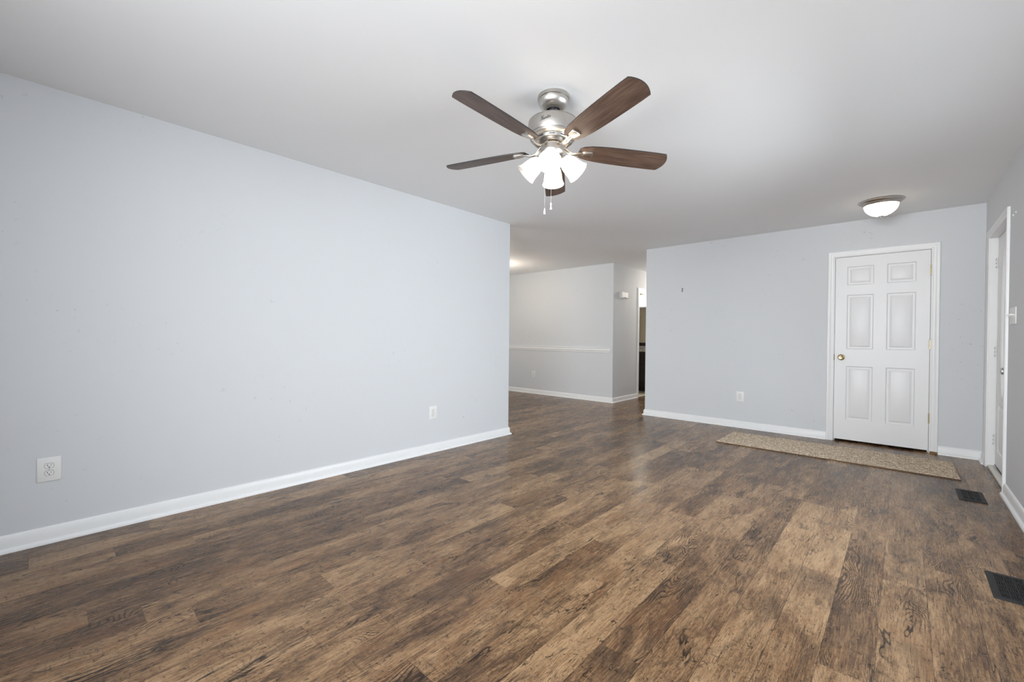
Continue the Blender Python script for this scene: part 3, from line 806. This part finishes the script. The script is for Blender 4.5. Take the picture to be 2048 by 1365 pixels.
hk = thing('wire_stub', 'tiny dark wire stub on the back wall left of the door', 'wire')  # wire stub of a removed thermostat; its plate and bend are invented
bm = bmesh.new(); box(bm, -0.006, 0.006, -0.026, 0.024, 0, 0.002, 0.0008, 1)
finish('stub_plate', bm, plain('grey_plate_metal', (0.38, 0.38, 0.37), 0.4, metal=0.6), hk)
bm = bmesh.new()
tube(bm, [(0, 0.018, 0.002), (0, 0.010, 0.006), (0, -0.006, 0.006), (0, -0.020, 0.008), (0, -0.028, 0.016), (0, -0.022, 0.022)], 0.0036, 8)
lathe(bm, [(0, 0), (0.006, 0.001), (0.006, 0.005), (0, 0.006)], 12, Matrix.Translation((0, 0.019, 0.001)))
finish('wire', bm, M_WIRE, hk)
hk.matrix_basis = wallframe((-2.283, YB, 1.812), (0, -1, 0))

for k, yy in enumerate((4.545, 4.640)):
    bm = bmesh.new()
    lathe(bm, [(0, 0), (0.008, 0), (0.009, 0.003), (0.006, 0.006), (0.003, 0.006), (0.0028, 0.004), (0, 0.004)], 16)
    a = finish('wall_anchor', bm, M_PLASTIC)
    tag(a, ('nearer white plastic anchor high on the right wall' if k == 0 else 'white plastic wall anchor high up, closest to the front door frame'), 'wall anchor', 'wall anchors above the light switch')
    a.matrix_basis = wallframe((XR, yy, 2.024), (-1, 0, 0))

# ------------------------------------------------------------------ floor registers
def make_register(label):
    """0.14 x 0.30 register, long side along y"""
    t = thing('floor_register', label, 'floor vent', group='dark floor registers by the right wall')
    w, l, b = 0.142, 0.300, 0.022
    z1 = 0.007
    bm = bmesh.new()
    ol = [(-w/2, -l/2), (w/2, -l/2), (w/2, l/2), (-w/2, l/2)]
    def ring(o, z): return [bm.verts.new((x-math.copysign(o, x), y-math.copysign(o, y), z)) for x, y in ol]
    R = [ring(0, 0.0), ring(0.001, 0.003), ring(0.006, z1), ring(b, z1), ring(b+0.002, z1-0.001), ring(b+0.002, 0.001)]
    for A, B in zip(R, R[1:]):
        for q in range(4): bm.faces.new((A[q], A[(q+1) % 4], B[(q+1) % 4], B[q]))
    fr = finish('register_frame', bm, M_BLACKMETAL, t, angle=25)
    bm = bmesh.new(); box(bm, -w/2+b, w/2-b, -l/2+b, l/2-b, 0.0006, 0.0016)
    finish('duct_dark_sheet', bm, M_DARK, t, smooth=False)  # dark sheet in place of an open, shaded duct
    bm = bmesh.new()
    iw, il = w-2*b-0.004, l-2*b-0.004
    nr = 6
    for q in range(nr+1):                       # main bars across
        y = -il/2+il*q/nr; box(bm, -iw/2, iw/2, y-0.0028, y+0.0028, 0.0018, z1-0.0005, 0.0006, 1)
    for c in range(4):                          # bars lengthwise
        x = -iw/2+iw*c/3.0; box(bm, x-0.0026, x+0.0026, -il/2, il/2, 0.0018, z1-0.0005, 0.0006, 1)
    for q in range(nr):                         # alternate basket-weave slats
        y0 = -il/2+il*q/nr; 
        for c in range(3):
            x0 = -iw/2+iw*c/3.0
            if (q+c) % 2 == 0:
                for s in range(1, 5):
                    y = y0+(il/nr)*s/5.0; box(bm, x0, x0+iw/3.0, y-0.0016, y+0.0016, 0.0018, z1-0.001)
            else:
                for s in range(1, 4):
                    x = x0+(iw/3.0)*s/4.0; box(bm, x-0.0016, x+0.0016, y0, y0+il/nr, 0.0018, z1-0.001)
    finish('grille', bm, M_BLACKMETAL, t, smooth=False)
    return t
r1 = make_register('dark metal floor register nearest the camera, cut by the picture edge')
r1.location = (0.378, 2.968, 0)
r2 = copy_tree(r1); r2.location = (0.376, 4.552, 0)
r2['label'] = 'dark metal floor register between the rug and the front door, farther of the two'

# ------------------------------------------------------------------ runner rug
rug = thing('runner_rug', 'beige looped runner rug lying in front of the white panel door', 'rug', (-0.575, 5.325, 0))
rug.rotation_euler = (0, 0, radians(0.7))
RWd, RDp = 1.86, 0.655
bm = bmesh.new(); nx, ny = 310, 110
grid = [[bm.verts.new((-RWd/2+RWd*a/nx, -RDp/2+RDp*b/ny,
        0.010+random.uniform(0, 0.0042)+0.0015*sin(b*pi/2)-(0.006 if a in (0, nx) or b in (0, ny) else 0))) for b in range(ny+1)] for a in range(nx+1)]
for a in range(nx):
    for b in range(ny): bm.faces.new((grid[a][b], grid[a+1][b], grid[a+1][b+1], grid[a][b+1]))
finish('rug_pile', bm, M_RUG, rug, angle=180)
bm = bmesh.new(); box(bm, -RWd/2-0.003, RWd/2+0.003, -RDp/2-0.004, RDp/2+0.004, 0.0, 0.0085, 0.002)
finish('rug_backing', bm, M_RUGEDGE, rug)

# ------------------------------------------------------------------ bathroom seen through the hall door
van = thing('bathroom_vanity', 'dark vanity cabinet with grey granite top seen through the hallway door', 'vanity', (-4.45, BB-0.001, 0.006))
VX0, VX1, VF = -0.60, 0.57, -0.545          # local to the vanity origin
bm = bmesh.new(); box(bm, VX0, VX1, VF, 0, 0.09, 0.840, 0.002, 1); box(bm, VX0, VX1, VF+0.07, 0, 0, 0.09)
cab = finish('cabinet', bm, M_CAB, van)
for k in range(2):
    a = VX0+0.02+k*0.585; b = a+0.56
    bm = bmesh.new(); panel_slab(bm, a, b, 0.13, 0.63, 0.018, [(a+0.07, b-0.07)], [(0.20, 0.56)], Matrix.Translation((0, VF-0.0185, 0)))
    d = finish('cabinet_door', bm, M_CAB, van, angle=20)
    bm = bmesh.new(); hx = b-0.035 if k == 0 else a+0.035
    tube(bm, [(hx, VF-0.018, 0.42), (hx, VF-0.045, 0.43), (hx, VF-0.045, 0.54), (hx, VF-0.018, 0.55)], 0.005, 10)
    finish('handle', bm, M_STEEL, d)
    bm = bmesh.new(); box(bm, a, b, VF-0.018, VF, 0.66, 0.81, 0.003)
    d = finish('drawer', bm, M_CAB, van)
bm = bmesh.new(); box(bm, VX0-0.02, VX1+0.015, VF-0.035, 0, 0.840, 0.880, 0.006)
finish('countertop', bm, M_GRANITE, van)
bm = bmesh.new(); box(bm, VX0-0.02, VX1+0.015, -0.02, 0, 0.880, 0.955, 0.003)
finish('backsplash', bm, M_GRANITE, van)
mir = thing('bathroom_mirror', 'framed wall mirror over the dark bathroom vanity', 'mirror', (-4.45, BB, 1.415))
bm = bmesh.new(); box(bm, -0.50, 0.50, -0.010, -0.001, -0.43, 0.43)
finish('mirror_glass', bm, M_MIRROR, mir, smooth=False)
bm = bmesh.new(); f = 0.07
for b in ((-0.52, 0.52, -0.030, -0.001, 0.38, 0.45), (-0.52, 0.52, -0.030, -0.001, -0.45, -0.38), (-0.52, -0.45, -0.030, -0.001, -0.38, 0.38), (0.45, 0.52, -0.030, -0.001, -0.38, 0.38)): box(bm, *b, bevel=0.004)
finish('mirror_frame', bm, M_CAB, mir)
vl = thing('vanity_light', 'lit glass vanity light above the bathroom mirror', 'wall light', (-4.45, BB, 2.12))
bm = bmesh.new(); box(bm, -0.35, 0.35, -0.025, -0.001, -0.02, 0.09, 0.006)
finish('back_plate', bm, M_NICKEL, vl)
for x in (-0.25, 0.25):
    bm = bmesh.new(); tube(bm, [(x, -0.02, 0.03), (x, -0.10, 0.03), (x, -0.115, 0.01), (x, -0.115, -0.06)], 0.010, 10)
    finish('light_arm', bm, M_NICKEL, vl)
bm = bmesh.new(); box(bm, -0.34, 0.34, -0.17, -0.06, -0.27, -0.055, 0.02, 3)
finish('glass_shade', bm, M_SCONCE, vl)
point('dining_lamp_light', (-5.40, 5.40, 2.06), 20, (1.0, 0.88, 0.72), 0.12)
point('hall_lamp_light', (-3.25, 8.9, 2.2), 28, (1.0, 0.89, 0.76), 0.08)
